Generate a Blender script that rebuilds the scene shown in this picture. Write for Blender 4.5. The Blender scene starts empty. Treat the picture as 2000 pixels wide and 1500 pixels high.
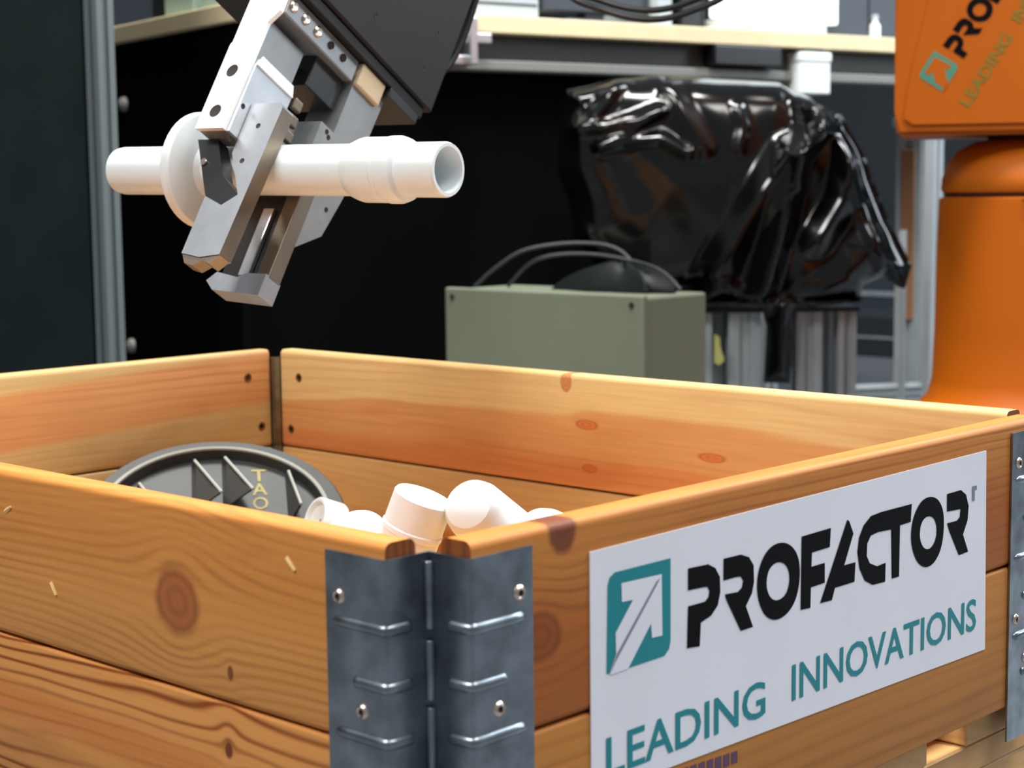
import bpy, bmesh, math, random
from mathutils import Vector, Matrix, geometry
random.seed(7)
PI = math.pi
scene = bpy.context.scene
COL = scene.collection

# ------------------------------------------------------------------ camera
R_ = Vector((0.6837, -0.7296, -0.0117)); U_ = Vector((0.0898, 0.0682, 0.9936)); F_ = Vector((0.7242, 0.6804, -0.1122))
camd = bpy.data.cameras.new('camera')
cam = bpy.data.objects.new('camera', camd); COL.objects.link(cam)
F_.normalize(); R_ = F_.cross(U_).normalized(); U_ = R_.cross(F_).normalized()
cam.matrix_world = Matrix(((R_.x, U_.x, -F_.x, -0.5319), (R_.y, U_.y, -F_.y, -0.5533), (R_.z, U_.z, -F_.z, 0.5058), (0, 0, 0, 1)))
camd.sensor_width = 36; camd.lens = 36 * 3397.4 / 2000
camd.clip_start = 0.05; camd.clip_end = 60
camd.dof.use_dof = True; camd.dof.focus_distance = 1.15; camd.dof.aperture_fstop = 12.0
scene.camera = cam

# ------------------------------------------------------------------ world, lamps, exposure
world = bpy.data.worlds.new('world'); scene.world = world; world.use_nodes = True
bg = world.node_tree.nodes['Background']
bg.inputs['Color'].default_value = (0.86, 0.93, 1.0, 1); bg.inputs['Strength'].default_value = 0.23


def lamp(name, loc, target, sx, sy, power, color):
    l = bpy.data.lights.new(name, 'AREA'); l.shape = 'RECTANGLE'; l.size = sx; l.size_y = sy; l.energy = power; l.color = color
    o = bpy.data.objects.new(name, l); COL.objects.link(o); o.location = loc
    o.rotation_euler = (Vector(target) - Vector(loc)).to_track_quat('-Z', 'Y').to_euler()
    return o


lamp('assumed_ceiling_lamp', (-1.5, 0.6, 2.9), (0.2, 0.5, 0.3), 1.6, 0.5, 74, (1.0, 0.98, 0.94))  # unseen ceiling lamps, all assumed from light falling from above
lamp('assumed_ceiling_lamp', (0.6, -1.2, 2.9), (0.4, 0.2, 0.3), 1.6, 0.5, 38, (1.0, 0.98, 0.94))
lamp('assumed_ceiling_lamp', (0.9, 0.6, 3.1), (0.6, 0.5, 0.0), 1.8, 0.5, 160, (1.0, 0.98, 0.95))
lamp('assumed_ceiling_lamp', (3.6, -0.2, 2.9), (2.2, 0.9, 0.4), 1.6, 0.6, 80, (0.84, 0.92, 1.0))  # assumed cool overhead lamp, unseen, aimed at the black sheet
lamp('added_hem_light', (4.2, -1.54, 1.8), (1.9, 0.95, 0.5), 0.8, 1.3, 42, (0.82, 0.91, 1.0))  # added off-frame lamp with no window, placed to reflect in the sheet's hem
scene.view_settings.view_transform = 'Standard'
scene.view_settings.look = 'None'
scene.view_settings.gamma = 1
scene.view_settings.use_curve_mapping = False
scene.view_settings.exposure = 0.26


# ------------------------------------------------------------------ materials
def s2l(c):
    c = c / 255.0
    return c / 12.92 if c <= 0.04045 else ((c + 0.055) / 1.055) ** 2.4


def rgb(r, g, b): return (s2l(r), s2l(g), s2l(b), 1)


def mat(name, col, rough=0.5, metal=0.0, noise=0.0, nscale=30.0, bump=0.0, coat=0.0, emit=0.0, spec=0.5):
    m = bpy.data.materials.new(name); m.use_nodes = True
    nt = m.node_tree; b = nt.nodes['Principled BSDF']
    b.inputs['Base Color'].default_value = col; b.inputs['Roughness'].default_value = rough; b.inputs['Metallic'].default_value = metal
    b.inputs['Specular IOR Level'].default_value = spec
    if coat: b.inputs['Coat Weight'].default_value = coat
    if emit:
        b.inputs['Emission Color'].default_value = col; b.inputs['Emission Strength'].default_value = emit
    tc = nt.nodes.new('ShaderNodeTexCoord'); n = nt.nodes.new('ShaderNodeTexNoise')
    n.inputs['Scale'].default_value = nscale; n.inputs['Detail'].default_value = 4
    nt.links.new(tc.outputs['Object'], n.inputs['Vector'])
    if noise:
        mx = nt.nodes.new('ShaderNodeMixRGB'); mx.blend_type = 'MULTIPLY'
        mr = nt.nodes.new('ShaderNodeMapRange'); mr.inputs['To Min'].default_value = 1 - noise; mr.inputs['To Max'].default_value = 1 + noise
        mr.inputs['From Min'].default_value = 0.3; mr.inputs['From Max'].default_value = 0.7
        nt.links.new(n.outputs['Fac'], mr.inputs['Value'])
        mx.inputs['Fac'].default_value = 1; mx.inputs['Color1'].default_value = col
        nt.links.new(mr.outputs['Result'], mx.inputs['Color2']); nt.links.new(mx.outputs['Color'], b.inputs['Base Color'])
    if bump:
        bp = nt.nodes.new('ShaderNodeBump'); bp.inputs['Strength'].default_value = bump; bp.inputs['Distance'].default_value = 0.002
        nt.links.new(n.outputs['Fac'], bp.inputs['Height']); nt.links.new(bp.outputs['Normal'], b.inputs['Normal'])
    return m


class NX:
    """tiny expression helper over shader math nodes"""
    def __init__(s, nt): s.nt = nt

    def m(s, op, a, b=None, c=None):
        n = s.nt.nodes.new('ShaderNodeMath'); n.operation = op
        for i, v in enumerate((a, b, c)):
            if v is None: continue
            if isinstance(v, (int, float)): n.inputs[i].default_value = v
            else: s.nt.links.new(v, n.inputs[i])
        return n.outputs[0]

    def mix(s, f, a, b, kind='MIX'):
        n = s.nt.nodes.new('ShaderNodeMixRGB'); n.blend_type = kind
        for i, v in zip(('Fac', 'Color1', 'Color2'), (f, a, b)):
            if isinstance(v, (int, float)): n.inputs[i].default_value = v
            elif isinstance(v, tuple): n.inputs[i].default_value = v
            else: s.nt.links.new(v, n.inputs[i])
        return n.outputs[0]

    def ss(s, v, lo, hi):
        n = s.nt.nodes.new('ShaderNodeMapRange'); n.interpolation_type = 'SMOOTHSTEP'
        s.nt.links.new(v, n.inputs['Value']); n.inputs['From Min'].default_value = lo; n.inputs['From Max'].default_value = hi
        return n.outputs['Result']


def wood(name, axis, light, dark, freq=95.0, line=0.6, wob=0.010, stretch=3.0, bands=(), knots=(), seed=0.0, rough=0.5, sharp=3.0, drift=0.0):
    """growth-ring lines along the board. bands: (centre height, half width, softness, colour, slope); knots: (along, height, r along, r height, strength, colour)"""
    m = bpy.data.materials.new(name); m.use_nodes = True; nt = m.node_tree; x = NX(nt)
    b = nt.nodes['Principled BSDF']; b.inputs['Roughness'].default_value = rough; b.inputs['Specular IOR Level'].default_value = 0.3
    tc = nt.nodes.new('ShaderNodeTexCoord'); sp = nt.nodes.new('ShaderNodeSeparateXYZ'); nt.links.new(tc.outputs['Object'], sp.inputs[0])
    sc, oc, z = (sp.outputs[0], sp.outputs[1], sp.outputs[2]) if axis == 'X' else (sp.outputs[1], sp.outputs[0], sp.outputs[2])
    if axis == 'Z': sc, oc, z = sp.outputs[2], sp.outputs[1], sp.outputs[0]

    def nz(scale_s, scale_z, off, detail=2.0):
        cb = nt.nodes.new('ShaderNodeCombineXYZ')
        nt.links.new(x.m('MULTIPLY', sc, scale_s), cb.inputs[0]); nt.links.new(x.m('MULTIPLY', z, scale_z), cb.inputs[1])
        nt.links.new(x.m('ADD', x.m('MULTIPLY', oc, scale_z * 0.5), off + seed), cb.inputs[2])
        n = nt.nodes.new('ShaderNodeTexNoise'); n.inputs['Scale'].default_value = 1; n.inputs['Detail'].default_value = detail
        nt.links.new(cb.outputs[0], n.inputs['Vector']); return n.outputs['Fac']
    zz = x.m('ADD', z, x.m('MULTIPLY', x.m('SUBTRACT', nz(stretch, stretch * 5, 1.3), 0.5), wob * 2))
    if drift: zz = x.m('ADD', zz, x.m('MULTIPLY', sc, drift))
    kd = []
    for (s0, z0, rs, rz, st, kc) in knots:
        ds = x.m('DIVIDE', x.m('SUBTRACT', sc, s0), rs); dz = x.m('DIVIDE', x.m('SUBTRACT', z, z0), rz)
        d2 = x.m('ADD', x.m('MULTIPLY', ds, ds), x.m('MULTIPLY', dz, dz)); kd.append((d2, kc))
        # the grain sweeps around the knot: push lines away above and below it
        push = x.m('DIVIDE', x.m('MULTIPLY', dz, -rz * st), x.m('ADD', 1.0, x.m('MULTIPLY', d2, 0.45)))
        zz = x.m('ADD', zz, push)
    ph = x.m('ADD', x.m('MULTIPLY', x.m('ADD', zz, x.m('MULTIPLY', oc, 0.35)), freq * 2 * PI), x.m('MULTIPLY', nz(5, 40, 7.7), 5.0))
    sn = x.m('POWER', x.m('ADD', x.m('MULTIPLY', x.m('SINE', ph), 0.5), 0.5), sharp)
    amt = x.m('MULTIPLY', sn, x.m('MULTIPLY', x.ss(nz(2.2, 22, 4.1), 0.25, 0.75), line))
    col = light
    for (zc, hw, soft, bc, slope) in bands:
        c = x.m('ABSOLUTE', x.m('SUBTRACT', x.m('ADD', zz, x.m('MULTIPLY', sc, slope)), zc))
        f = x.m('SUBTRACT', 1.0, x.ss(c, hw - soft, hw + soft))
        col = x.mix(f, col, bc)
    fine = x.m('ADD', 0.86, x.m('MULTIPLY', nz(9, 420, 9.1, 3.0), 0.28))
    col = x.mix(amt, col, dark)
    cc = nt.nodes.new('ShaderNodeCombineXYZ')
    for i in range(3): nt.links.new(fine, cc.inputs[i])
    col = x.mix(1.0, col, cc.outputs[0], 'MULTIPLY')
    blot = x.ss(nz(7, 24, 12.5, 3.0), 0.52, 0.80)
    col = x.mix(x.m('MULTIPLY', blot, 0.35), col, dark)
    for d2, kc in kd:
        d = x.m('SQRT', d2)
        d = x.m('ADD', d, x.m('MULTIPLY', x.m('SUBTRACT', nz(60, 60, 3.3), 0.5), 0.35)); ring = x.m('ADD', 0.95, x.m('MULTIPLY', x.m('SINE', x.m('MULTIPLY', d, 14.0)), 0.12))
        rc = nt.nodes.new('ShaderNodeCombineXYZ')
        for i in range(3): nt.links.new(ring, rc.inputs[i])
        k = x.mix(1.0, kc, rc.outputs[0], 'MULTIPLY')
        k = x.mix(x.m('MULTIPLY', x.ss(d, 0.55, 0.85), 0.30), k, rgb(112, 54, 22))
        col = x.mix(x.m('MULTIPLY', x.m('SUBTRACT', 1.0, x.ss(d, 0.70, 1.10)), 0.88), col, k)
    if isinstance(col, tuple): b.inputs['Base Color'].default_value = col
    else: nt.links.new(col, b.inputs['Base Color'])
    bp = nt.nodes.new('ShaderNodeBump'); bp.inputs['Strength'].default_value = 0.25; bp.inputs['Distance'].default_value = 0.001
    nt.links.new(x.m('SUBTRACT', fine, amt), bp.inputs['Height']); nt.links.new(bp.outputs['Normal'], b.inputs['Normal'])
    return m


KN = rgb(128, 62, 30); KD = rgb(92, 36, 18)
W_FL1 = wood('pine_front_left_upper', 'Y', rgb(198, 130, 64), rgb(134, 72, 24), 190, 0.60, 0.007, 3.0,
             bands=[(0.268, 0.030, 0.012, rgb(206, 140, 72), 0.0)],
             knots=[(0.190, 0.2920, 0.0205, 0.0205, 1.05, rgb(160, 88, 48)), (0.1462, 0.261, 0.0026, 0.0042, 0.7, rgb(112, 62, 26))], seed=1, sharp=2.2)
W_FL2 = wood('pine_front_left_lower', 'Y', rgb(208, 142, 76), rgb(132, 66, 20), 120, 1.3, 0.020, 3.2,
             bands=[(0.196, 0.011, 0.008, rgb(198, 124, 62), -0.05)],
             knots=[(0.1495, 0.2198, 0.0035, 0.005, 1.6, KD)], seed=5, sharp=4.0, drift=0.03)
W_FR1 = wood('pine_front_right_upper', 'X', rgb(184, 116, 50), rgb(132, 68, 20), 150, 0.5, 0.008, 2.4,
             bands=[(0.275, 0.03, 0.02, rgb(176, 98, 38), 0.0)],
             knots=[(0.092, 0.341, 0.0115, 0.0140, 0.8, rgb(98, 44, 26)), (0.0745, 0.2895, 0.017, 0.014, 0.9, rgb(146, 74, 28))], seed=2)
W_FR2 = wood('pine_front_right_lower', 'X', rgb(188, 124, 56), rgb(150, 84, 28), 90, 0.4, 0.012, 1.6, seed=9)
W_BR1 = wood('pine_back_right_upper', 'Y', rgb(206, 172, 116), rgb(164, 92, 42), 110, 0.32, 0.018, 2.6,
             bands=[(0.274, 0.037, 0.0035, rgb(196, 140, 86), 0.016), (0.266, 0.012, 0.008, rgb(192, 122, 72), 0.02)],
             knots=[(0.444, 0.337, 0.007, 0.010, 0.6, rgb(184, 114, 62)), (0.4208, 0.3012, 0.014, 0.005, 1.6, rgb(190, 104, 54)),
                    (0.4182, 0.2633, 0.010, 0.004, 0.9, rgb(180, 92, 48)), (0.2865, 0.2853, 0.016, 0.0045, 1.4, rgb(190, 104, 54))], seed=3)
W_BR2 = wood('pine_back_right_lower', 'Y', rgb(198, 156, 100), rgb(160, 96, 44), 90, 0.4, 0.03, 2.8,
             bands=[(0.19, 0.022, 0.012, rgb(180, 114, 56), 0.05)], seed=12)
W_BL1 = wood('pine_back_left_upper', 'X', rgb(194, 164, 110), rgb(156, 88, 42), 110, 0.35, 0.014, 2.4,
             bands=[(0.282, 0.026, 0.005, rgb(200, 142, 88), -0.06)], seed=4)
W_BL2 = wood('pine_back_left_lower', 'X', rgb(190, 158, 108), rgb(146, 92, 44), 100, 0.3, 0.014, 2.2, seed=6)
W_END = wood('pine_end_grain', 'Z', rgb(142, 78, 36), rgb(84, 38, 16), 240, 0.7, 0.004, 8, seed=8)
W_PAL = wood('pallet_pine', 'Y', rgb(214, 170, 112), rgb(170, 116, 62), 90, 0.3, 0.01, 2.0, seed=10)
W_PALX = wood('pallet_pine_cross', 'X', rgb(206, 160, 104), rgb(160, 108, 58), 90, 0.3, 0.01, 2.0, seed=11)
M_ZINC = mat('galvanised_steel', rgb(142, 151, 158), 0.33, 1.0, 0.30, 55, 0.14)
M_RIV = mat('bright_rivet_steel', rgb(225, 205, 190), 0.25, 1.0)
M_DARK = mat('dark_hole', rgb(28, 18, 12), 0.8)
M_SCREW = mat('rusty_screw', rgb(96, 62, 24), 0.6, 0.3)
M_SPL = mat('pale_splinter', rgb(238, 196, 130), 0.6)
M_VINYL = mat('white_vinyl', rgb(240, 240, 248), 0.42, 0.0, 0.03, 12)
M_TEAL = mat('teal_print', rgb(0, 136, 146), 0.45)
M_INK = mat('black_print', rgb(8, 6, 10), 0.6, spec=0.1)
M_SHAFT = mat('grey_print', rgb(130, 140, 160), 0.5)
M_PURP = mat('purple_stamp', rgb(96, 66, 96), 0.6)
M_PVC = mat('white_pvc', rgb(220, 229, 232), 0.32, 0.0, 0.0, 30, 0.0, 0.2)
M_ALU = mat('milled_aluminium', rgb(212, 214, 218), 0.34, 1.0, 0.06, 60, 0.05)
M_ALUW = mat('white_anodised_aluminium', rgb(246, 246, 246), 0.42, 0.25)
M_SAT = mat('satin_aluminium', rgb(196, 202, 208), 0.38, 0.45, 0.05, 60, 0.04)
M_SAT2 = mat('grey_satin_aluminium', rgb(150, 152, 152), 0.4, 0.6, 0.08, 60, 0.04)
M_POST = mat('dull_grey_profile', rgb(104, 114, 116), 0.5, 0.3)
M_ALU_REFL = mat('wood_reflection_aluminium', rgb(136, 124, 110), 0.45, 1.0, 0.1, 40)  # brown tint paints the crate wood's reflection into the metal
M_STEEL = mat('dark_steel', rgb(70, 70, 70), 0.35, 0.9)
M_BLK = mat('black_anodised', rgb(32, 31, 31), 0.5, 0.2, 0.08, 20, spec=0.3)
M_BLK2 = mat('black_rubber', rgb(14, 15, 17), 0.35)
M_CREAM = mat('cream_edge', rgb(222, 206, 164), 0.5, 0, 0.05, 20)
M_BPAN = mat('black_panel', rgb(7, 8, 8), 0.9, 0, 0.1, 8, spec=0.02)
M_LPAN = mat('charcoal_felt_panel', rgb(22, 30, 31), 0.9, 0, 0.12, 14, spec=0.05)
M_PROF = mat('aluminium_profile', rgb(168, 176, 180), 0.4, 0.35, 0.05, 20)
M_PROFD = mat('profile_groove', rgb(50, 54, 58), 0.6, 0.4)
M_GREY = mat('grey_green_enclosure', rgb(112, 118, 100), 0.5, 0, 0.06, 6)
M_FOIL = mat('black_polythene', rgb(5, 6, 6), 0.15, 0, 0, 30, 0.0, 0.0, spec=0.5)
M_ORG = mat('orange_paint', rgb(186, 92, 0), 0.5, 0, 0.03, 8, spec=0.3)
M_ORGL = mat('orange_paint_casting', rgb(194, 100, 4), 0.5, 0, 0.03, 8, spec=0.3)
M_SEAM = mat('seam_shade_brown', rgb(60, 26, 6), 0.7)  # dark orange paints the shade in the seam and neck gap
M_TEALO = mat('teal_decal', rgb(70, 140, 120), 0.5)
M_OLIVE = mat('olive_decal', rgb(118, 116, 40), 0.5)
M_WHEEL = mat('grey_plastic', rgb(50, 52, 51), 0.5, 0, 0.08, 40)
M_RIM = mat('pale_grey_edge', rgb(166, 168, 160), 0.4)
M_YEL = mat('yellow_print', rgb(140, 128, 44), 0.5)
M_WHITE = mat('white_plastic', rgb(232, 240, 240), 0.4)
M_SCR = mat('lit_white_screen', rgb(238, 250, 252), 0.3, emit=0.9)
M_PALE = mat('pale_grey_plastic', rgb(176, 188, 192), 0.45)
M_MINT = mat('pale_mint_card', rgb(166, 190, 182), 0.6)
M_NAVY = mat('dark_slate_plastic', rgb(52, 60, 70), 0.45)
M_FLOOR = mat('grey_sealed_floor', rgb(92, 95, 100), 0.4, 0, 0.08, 3)
M_WALL = mat('dark_wall_paint', rgb(54, 60, 64), 0.85, 0, 0.05, 2, spec=0.15)


# ------------------------------------------------------------------ geometry helpers
def box(bm, x0, x1, y0, y1, z0, z1, bev=0.0, seg=2):
    vs = [bm.verts.new((x, y, z)) for x in (x0, x1) for y in (y0, y1) for z in (z0, z1)]
    fs = [(0, 1, 3, 2), (4, 6, 7, 5), (0, 4, 5, 1), (2, 3, 7, 6), (0, 2, 6, 4), (1, 5, 7, 3)]
    f = [bm.faces.new([vs[i] for i in q]) for q in fs]
    if bev:
        es = {e for q in f for e in q.edges}
        bmesh.ops.bevel(bm, geom=list(es), offset=bev, segments=seg, affect='EDGES', profile=0.5)
    return f


def prism(bm, poly, to3, d0, d1):
    """extrude a 2D polygon; to3(u, v, d) -> 3D"""
    a = [bm.verts.new(to3(u, v, d0)) for u, v in poly]; b = [bm.verts.new(to3(u, v, d1)) for u, v in poly]
    n = len(poly)
    fs = [bm.faces.new(a), bm.faces.new(b[::-1])]
    for i in range(n): fs.append(bm.faces.new((a[i], b[i], b[(i + 1) % n], a[(i + 1) % n])))
    return fs


def lathe(bm, prof, frame, n=40, cap=True):
    """prof: (r, h); frame(x, y, h) -> 3D"""
    rows = []
    for r, h in prof:
        rows.append([bm.verts.new(frame(r * math.cos(2 * PI * k / n), r * math.sin(2 * PI * k / n), h)) for k in range(n)])
    for a, b in zip(rows, rows[1:]):
        for k in range(n): bm.faces.new((a[k], a[(k + 1) % n], b[(k + 1) % n], b[k]))
    if cap:
        bm.faces.new(rows[0][::-1]); bm.faces.new(rows[-1])


def tube(bm, pts, r, n=10, flat=None):
    pts = [Vector(p) for p in pts]; rows = []
    for i, p in enumerate(pts):
        t = (pts[min(i + 1, len(pts) - 1)] - pts[max(i - 1, 0)]).normalized()
        a = t.cross(Vector((0, 0, 1)))
        if a.length < 1e-4: a = t.cross(Vector((1, 0, 0)))
        a.normalize(); b = a.cross(t).normalized()
        rr = r if not isinstance(r, (list, tuple)) else r[i]
        rows.append([bm.verts.new(p + a * math.cos(2 * PI * k / n) * rr * (flat or 1) + b * math.sin(2 * PI * k / n) * rr) for k in range(n)])
    for a, b in zip(rows, rows[1:]):
        for k in range(n): bm.faces.new((a[k], a[(k + 1) % n], b[(k + 1) % n], b[k]))
    bm.faces.new(rows[0][::-1]); bm.faces.new(rows[-1])


def smooth_pts(pts, sub=6):
    pts = [Vector(p) for p in pts]; out = []
    for i in range(len(pts) - 1):
        p0 = pts[max(i - 1, 0)]; p1 = pts[i]; p2 = pts[i + 1]; p3 = pts[min(i + 2, len(pts) - 1)]
        for k in range(sub):
            t = k / sub
            out.append(0.5 * ((2 * p1) + (p2 - p0) * t + (2 * p0 - 5 * p1 + 4 * p2 - p3) * t * t + (3 * p1 - p0 - 3 * p2 + p3) * t ** 3))
    out.append(pts[-1]); return out


def obj(name, bm, m, parent=None, smooth=False, mats=None, label=None, angle=40):
    bmesh.ops.recalc_face_normals(bm, faces=bm.faces)
    me = bpy.data.meshes.new(name)
    if smooth:
        for f in bm.faces: f.smooth = True
        lim = math.radians(angle)
        for e in bm.edges:
            if len(e.link_faces) == 2 and e.calc_face_angle(0) > lim: e.smooth = False
    bm.to_mesh(me); bm.free()
    for q in (mats or [m]): me.materials.append(q)
    o = bpy.data.objects.new(name, me); COL.objects.link(o)
    if parent is not None: attach(o, parent)
    if label: o['label'] = label
    return o


def wmat(o):
    m = o.matrix_basis.copy()
    if o.parent: m = wmat(o.parent) @ o.matrix_parent_inverse @ m
    return m


def attach(o, parent):
    o.parent = parent; o.matrix_parent_inverse = wmat(parent).inverted()


def tag(o, label, cat, group=None):
    o['label'] = label; o['category'] = cat
    if group: o['group'] = group
    return o


def thing(name, loc, label, cat, group=None):
    o = bpy.data.objects.new(name, None); COL.objects.link(o); o.location = loc; o.empty_display_size = 0.05
    return tag(o, label, cat, group)


def struct(o): o['kind'] = 'structure'; return o


NB = bmesh.new

# ------------------------------------------------------------------ the setting
bm = NB(); box(bm, -4, 6.2, -4, 5.2, -0.1, 0); struct(obj('floor', bm, M_FLOOR))
bm = NB(); box(bm, 5.2, 5.3, -4, 5.2, 0, 3.0); struct(obj('wall_right', bm, M_WALL))
bm = NB(); box(bm, -4, 5.2, 4.4, 4.5, 0, 3.0); struct(obj('wall_back', bm, M_WALL))
bm = NB(); box(bm, 5.18, 5.2, -4, 4.4, 0, 0.1, 0.004); struct(obj('baseboard_right', bm, M_PROFD))

# ------------------------------------------------------------------ pallet and collar (crate)
CU, CV, TH, EN = 0.861, 0.618, 0.0195, 0.028      # length along Y, along X, board thickness, hinge notch
ZT, ZM, ZB = 0.344, 0.244, 0.145
pal = thing('wooden_pallet', (CV / 2, CU / 2, 0), 'pale wooden pallet of slats and blocks under the big timber crate', 'pallet')
for x0 in (0.519, 0.367, 0.215, 0.063):
    bm = NB(); box(bm, x0, min(x0 + 0.100, CV - 0.018), 0.012, CU, 0.122, 0.1435, 0.0015, 1); obj('deck_board', bm, W_PAL, pal)
for y0 in (0.012, 0.38, 0.761):
    bm = NB(); box(bm, 0.0, CV, y0 + 0.002, y0 + 0.098, 0.100, 0.1215, 0.0015, 1); obj('stringer_board', bm, W_PALX, pal)
    bm = NB(); box(bm, 0.0, CV, y0 + 0.002, y0 + 0.098, 0.0, 0.022, 0.0015, 1); obj('base_board', bm, W_PALX, pal)
    for x0 in (0.0, 0.26, 0.518):
        bm = NB(); box(bm, x0, x0 + 0.1, y0 + 0.004, y0 + 0.096, 0.0222, 0.0998, 0.002, 1); obj('block', bm, W_PAL, pal)

crate = thing('timber_crate', (CV / 2, CU / 2, ZB), 'open orange-brown timber crate with steel corner hinges and white sticker, standing on the pallet', 'crate')


def board(x0, x1, y0, y1, z0, z1, m, axis, label=None):
    bm = NB(); box(bm, x0, x1, y0, y1, z0, z1)
    es = []
    for e in bm.edges:
        d = (e.verts[1].co - e.verts[0].co).normalized()
        if abs(d.x if axis == 'X' else d.y) > 0.9: es.append(e)
    bmesh.ops.bevel(bm, geom=es, offset=0.0042 if z1 > 0.3 else 0.0016, segments=3, affect='EDGES', profile=0.5)
    bm.normal_update()
    for f in bm.faces:
        if abs(f.normal.x if axis == 'X' else f.normal.y) > 0.9: f.material_index = 1
    # cut many segments so the board can bow very slightly like real timber
    o = obj('board', bm, m, crate, smooth=True, mats=[m, W_END], label=label, angle=50)
    return o


for (za, zb, k) in ((ZM + 0.0006, ZT, 0), (ZB, ZM - 0.0006, 1)):
    board(0, TH, EN, CU - EN, za, zb, (W_FL1, W_FL2)[k], 'Y')
    board(EN, CV - EN, 0, TH, za, zb, (W_FR1, W_FR2)[k], 'X')
    board(CV - TH, CV, EN, CU - EN, za, zb, (W_BR1, W_BR2)[k], 'Y')
    board(EN, CV - EN, CU - TH, CU, za, zb, (W_BL1, W_BL2)[k], 'X')


bm = NB(); box(bm, 0.032, CV - 0.032, 0.032, CU - 0.032, 0.1437, 0.1475); obj('light_stop_sheet', bm, W_PALX, crate)  # added sheet, stops light falling through the deck gaps into the pallet


def hinge(cx, cy, sx, sy):
    """folded steel corner: flange on one board, into the open notch, out over the other board"""
    off, th = 0.0004, 0.0014
    e = EN - 0.0006

    def line(o, r):
        # polyline in corner coordinates (a = along inward x, b = along inward y), o = offset outwards
        pts = [(-o, 0.068), (-o, 0.050)]
        for k in range(5):      # rounded ridge on the first board
            an = PI - k * (PI / 2) / 4
            pts.append((-o + r + r * math.cos(an), e - o + r - r * math.sin(an)))
        pts += [(0.012, e - o), (e - o, e - o)]
        q = [(b, a) for a, b in pts[:-1]][::-1]
        return pts + q
    P = lambda a, b, z: (cx + sx * a, cy + sy * b, z)
    inn = line(off, 0.0018); out = line(off + th, 0.0030)
    z0, z1 = ZB - 0.024, ZT - 0.0075
    bm = NB()
    rows = [[bm.verts.new(P(a, b, z)) for a, b in pl] for pl in (inn, out) for z in (z0, z1)]
    n = len(inn)
    for i in range(n - 1):
        bm.faces.new((rows[0][i], rows[0][i + 1], rows[1][i + 1], rows[1][i]))
        bm.faces.new((rows[2][i], rows[2][i + 1], rows[3][i + 1], rows[3][i]))
        bm.faces.new((rows[1][i], rows[1][i + 1], rows[3][i + 1], rows[3][i]))
        bm.faces.new((rows[0][i], rows[0][i + 1], rows[2][i + 1], rows[2][i]))
    for i in (0, n - 1): bm.faces.new((rows[0][i], rows[1][i], rows[3][i], rows[2][i]))
    h = obj('hinge', bm, M_ZINC, crate, smooth=True, label='galvanised folded steel corner hinge')
    # pressed stiffening ribs
    o2 = off + th
    for i, z in enumerate((0.303, 0.2755, 0.249, 0.221, 0.194, 0.167)):
        far = 0.063 if i % 2 == 0 else 0.049
        o3 = o2 - 0.0012
        base = [(-o3, far), (-o3, 0.042), (-o3, e + 0.003), (-o3 + 0.0012, e - o3 + 0.0008), (0.006, e - o3), (0.0145, e - o3)]
        for swap in (0, 1):
            bm = NB()
            pp = [P(*((b, a) if swap else (a, b)), z) for a, b in base]
            tube(bm, smooth_pts(pp, 4), [0.0014] + [0.0031] * (len(base) * 4 - 5) + [0.0014], 12)
            obj('pressed_rib', bm, M_ZINC, h, smooth=True, angle=80)
    for swap in (0, 1):
        for s, z in ((0.0585, 0.3150), (0.0435, 0.2618), (0.0585, 0.206), (0.0435, 0.176)):
            bm = NB(); prof = [(0.0016, 0.0004), (0.0017, 0.0012), (0.0026, 0.0016), (0.0036, 0.0009), (0.0040, 0.0)]
            if swap: fr = lambda x, y, hh: P(s + x, -o2 - hh, z + y)
            else: fr = lambda x, y, hh: P(-o2 - hh, s + x, z + y)
            lathe(bm, prof, fr, 18)
            bmesh.ops.recalc_face_normals(bm, faces=bm.faces)
            for f in bm.faces: f.material_index = 1 if f.calc_area() > 0 and max((v.co - f.calc_center_median()).length for v in f.verts) < 0.00175 and len(f.verts) > 4 else 0
            r_ = obj('rivet', bm, M_RIV, h, smooth=True, mats=[M_RIV, M_DARK])
    # hinge barrel knuckles in the valley
    for z_a, z_b in ((0.2655, 0.2945), (0.300, 0.3325), (0.232, 0.262), (0.180, 0.210)):
        bm = NB(); lathe(bm, [(0.0021, z_a), (0.0026, z_a + 0.0006), (0.0026, z_b - 0.0006), (0.0021, z_b)], lambda x, y, hh: P(e - 0.003 + x, e - 0.003 + y, hh), 12)
        obj('knuckle', bm, M_ZINC, h, smooth=True)
    return h


hinge(0, 0, 1, 1); hinge(CV, 0, -1, 1); hinge(0, CU, 1, -1); hinge(CV, CU, -1, -1)
for (ax, s, z) in (('x', 0.5621, 0.3175), ('x', 0.5781, 0.266), ('y', 0.8053, 0.3167), ('y', 0.8195, 0.263)):
    bm = NB(); prof = [(0.0005, -0.0005), (0.0016, -0.0004), (0.0030, 0.0005), (0.0042, 0.0006), (0.0047, 0.0)]
    fr = (lambda x, y, hh: (s + x, CU - TH - hh, z + y)) if ax == 'x' else (lambda x, y, hh: (CV - TH - hh, s + x, z + y))
    lathe(bm, prof, fr, 16); obj('screw', bm, M_SCREW, crate, smooth=True)
for (y, z, a) in ((0.358, 0.3192, -0.5), (0.3112, 0.2836, 0.9), (0.0987, 0.3275, 0.7)):
    bm = NB(); d = Vector((-0.15, -math.cos(a), -math.sin(a))).normalized()
    p = Vector((0.001, y, z)); tube(bm, [p, p + d * 0.004, p + d * 0.0085], [0.0019, 0.0015, 0.0008], 6); obj('splinter', bm, M_SPL, crate)

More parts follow.
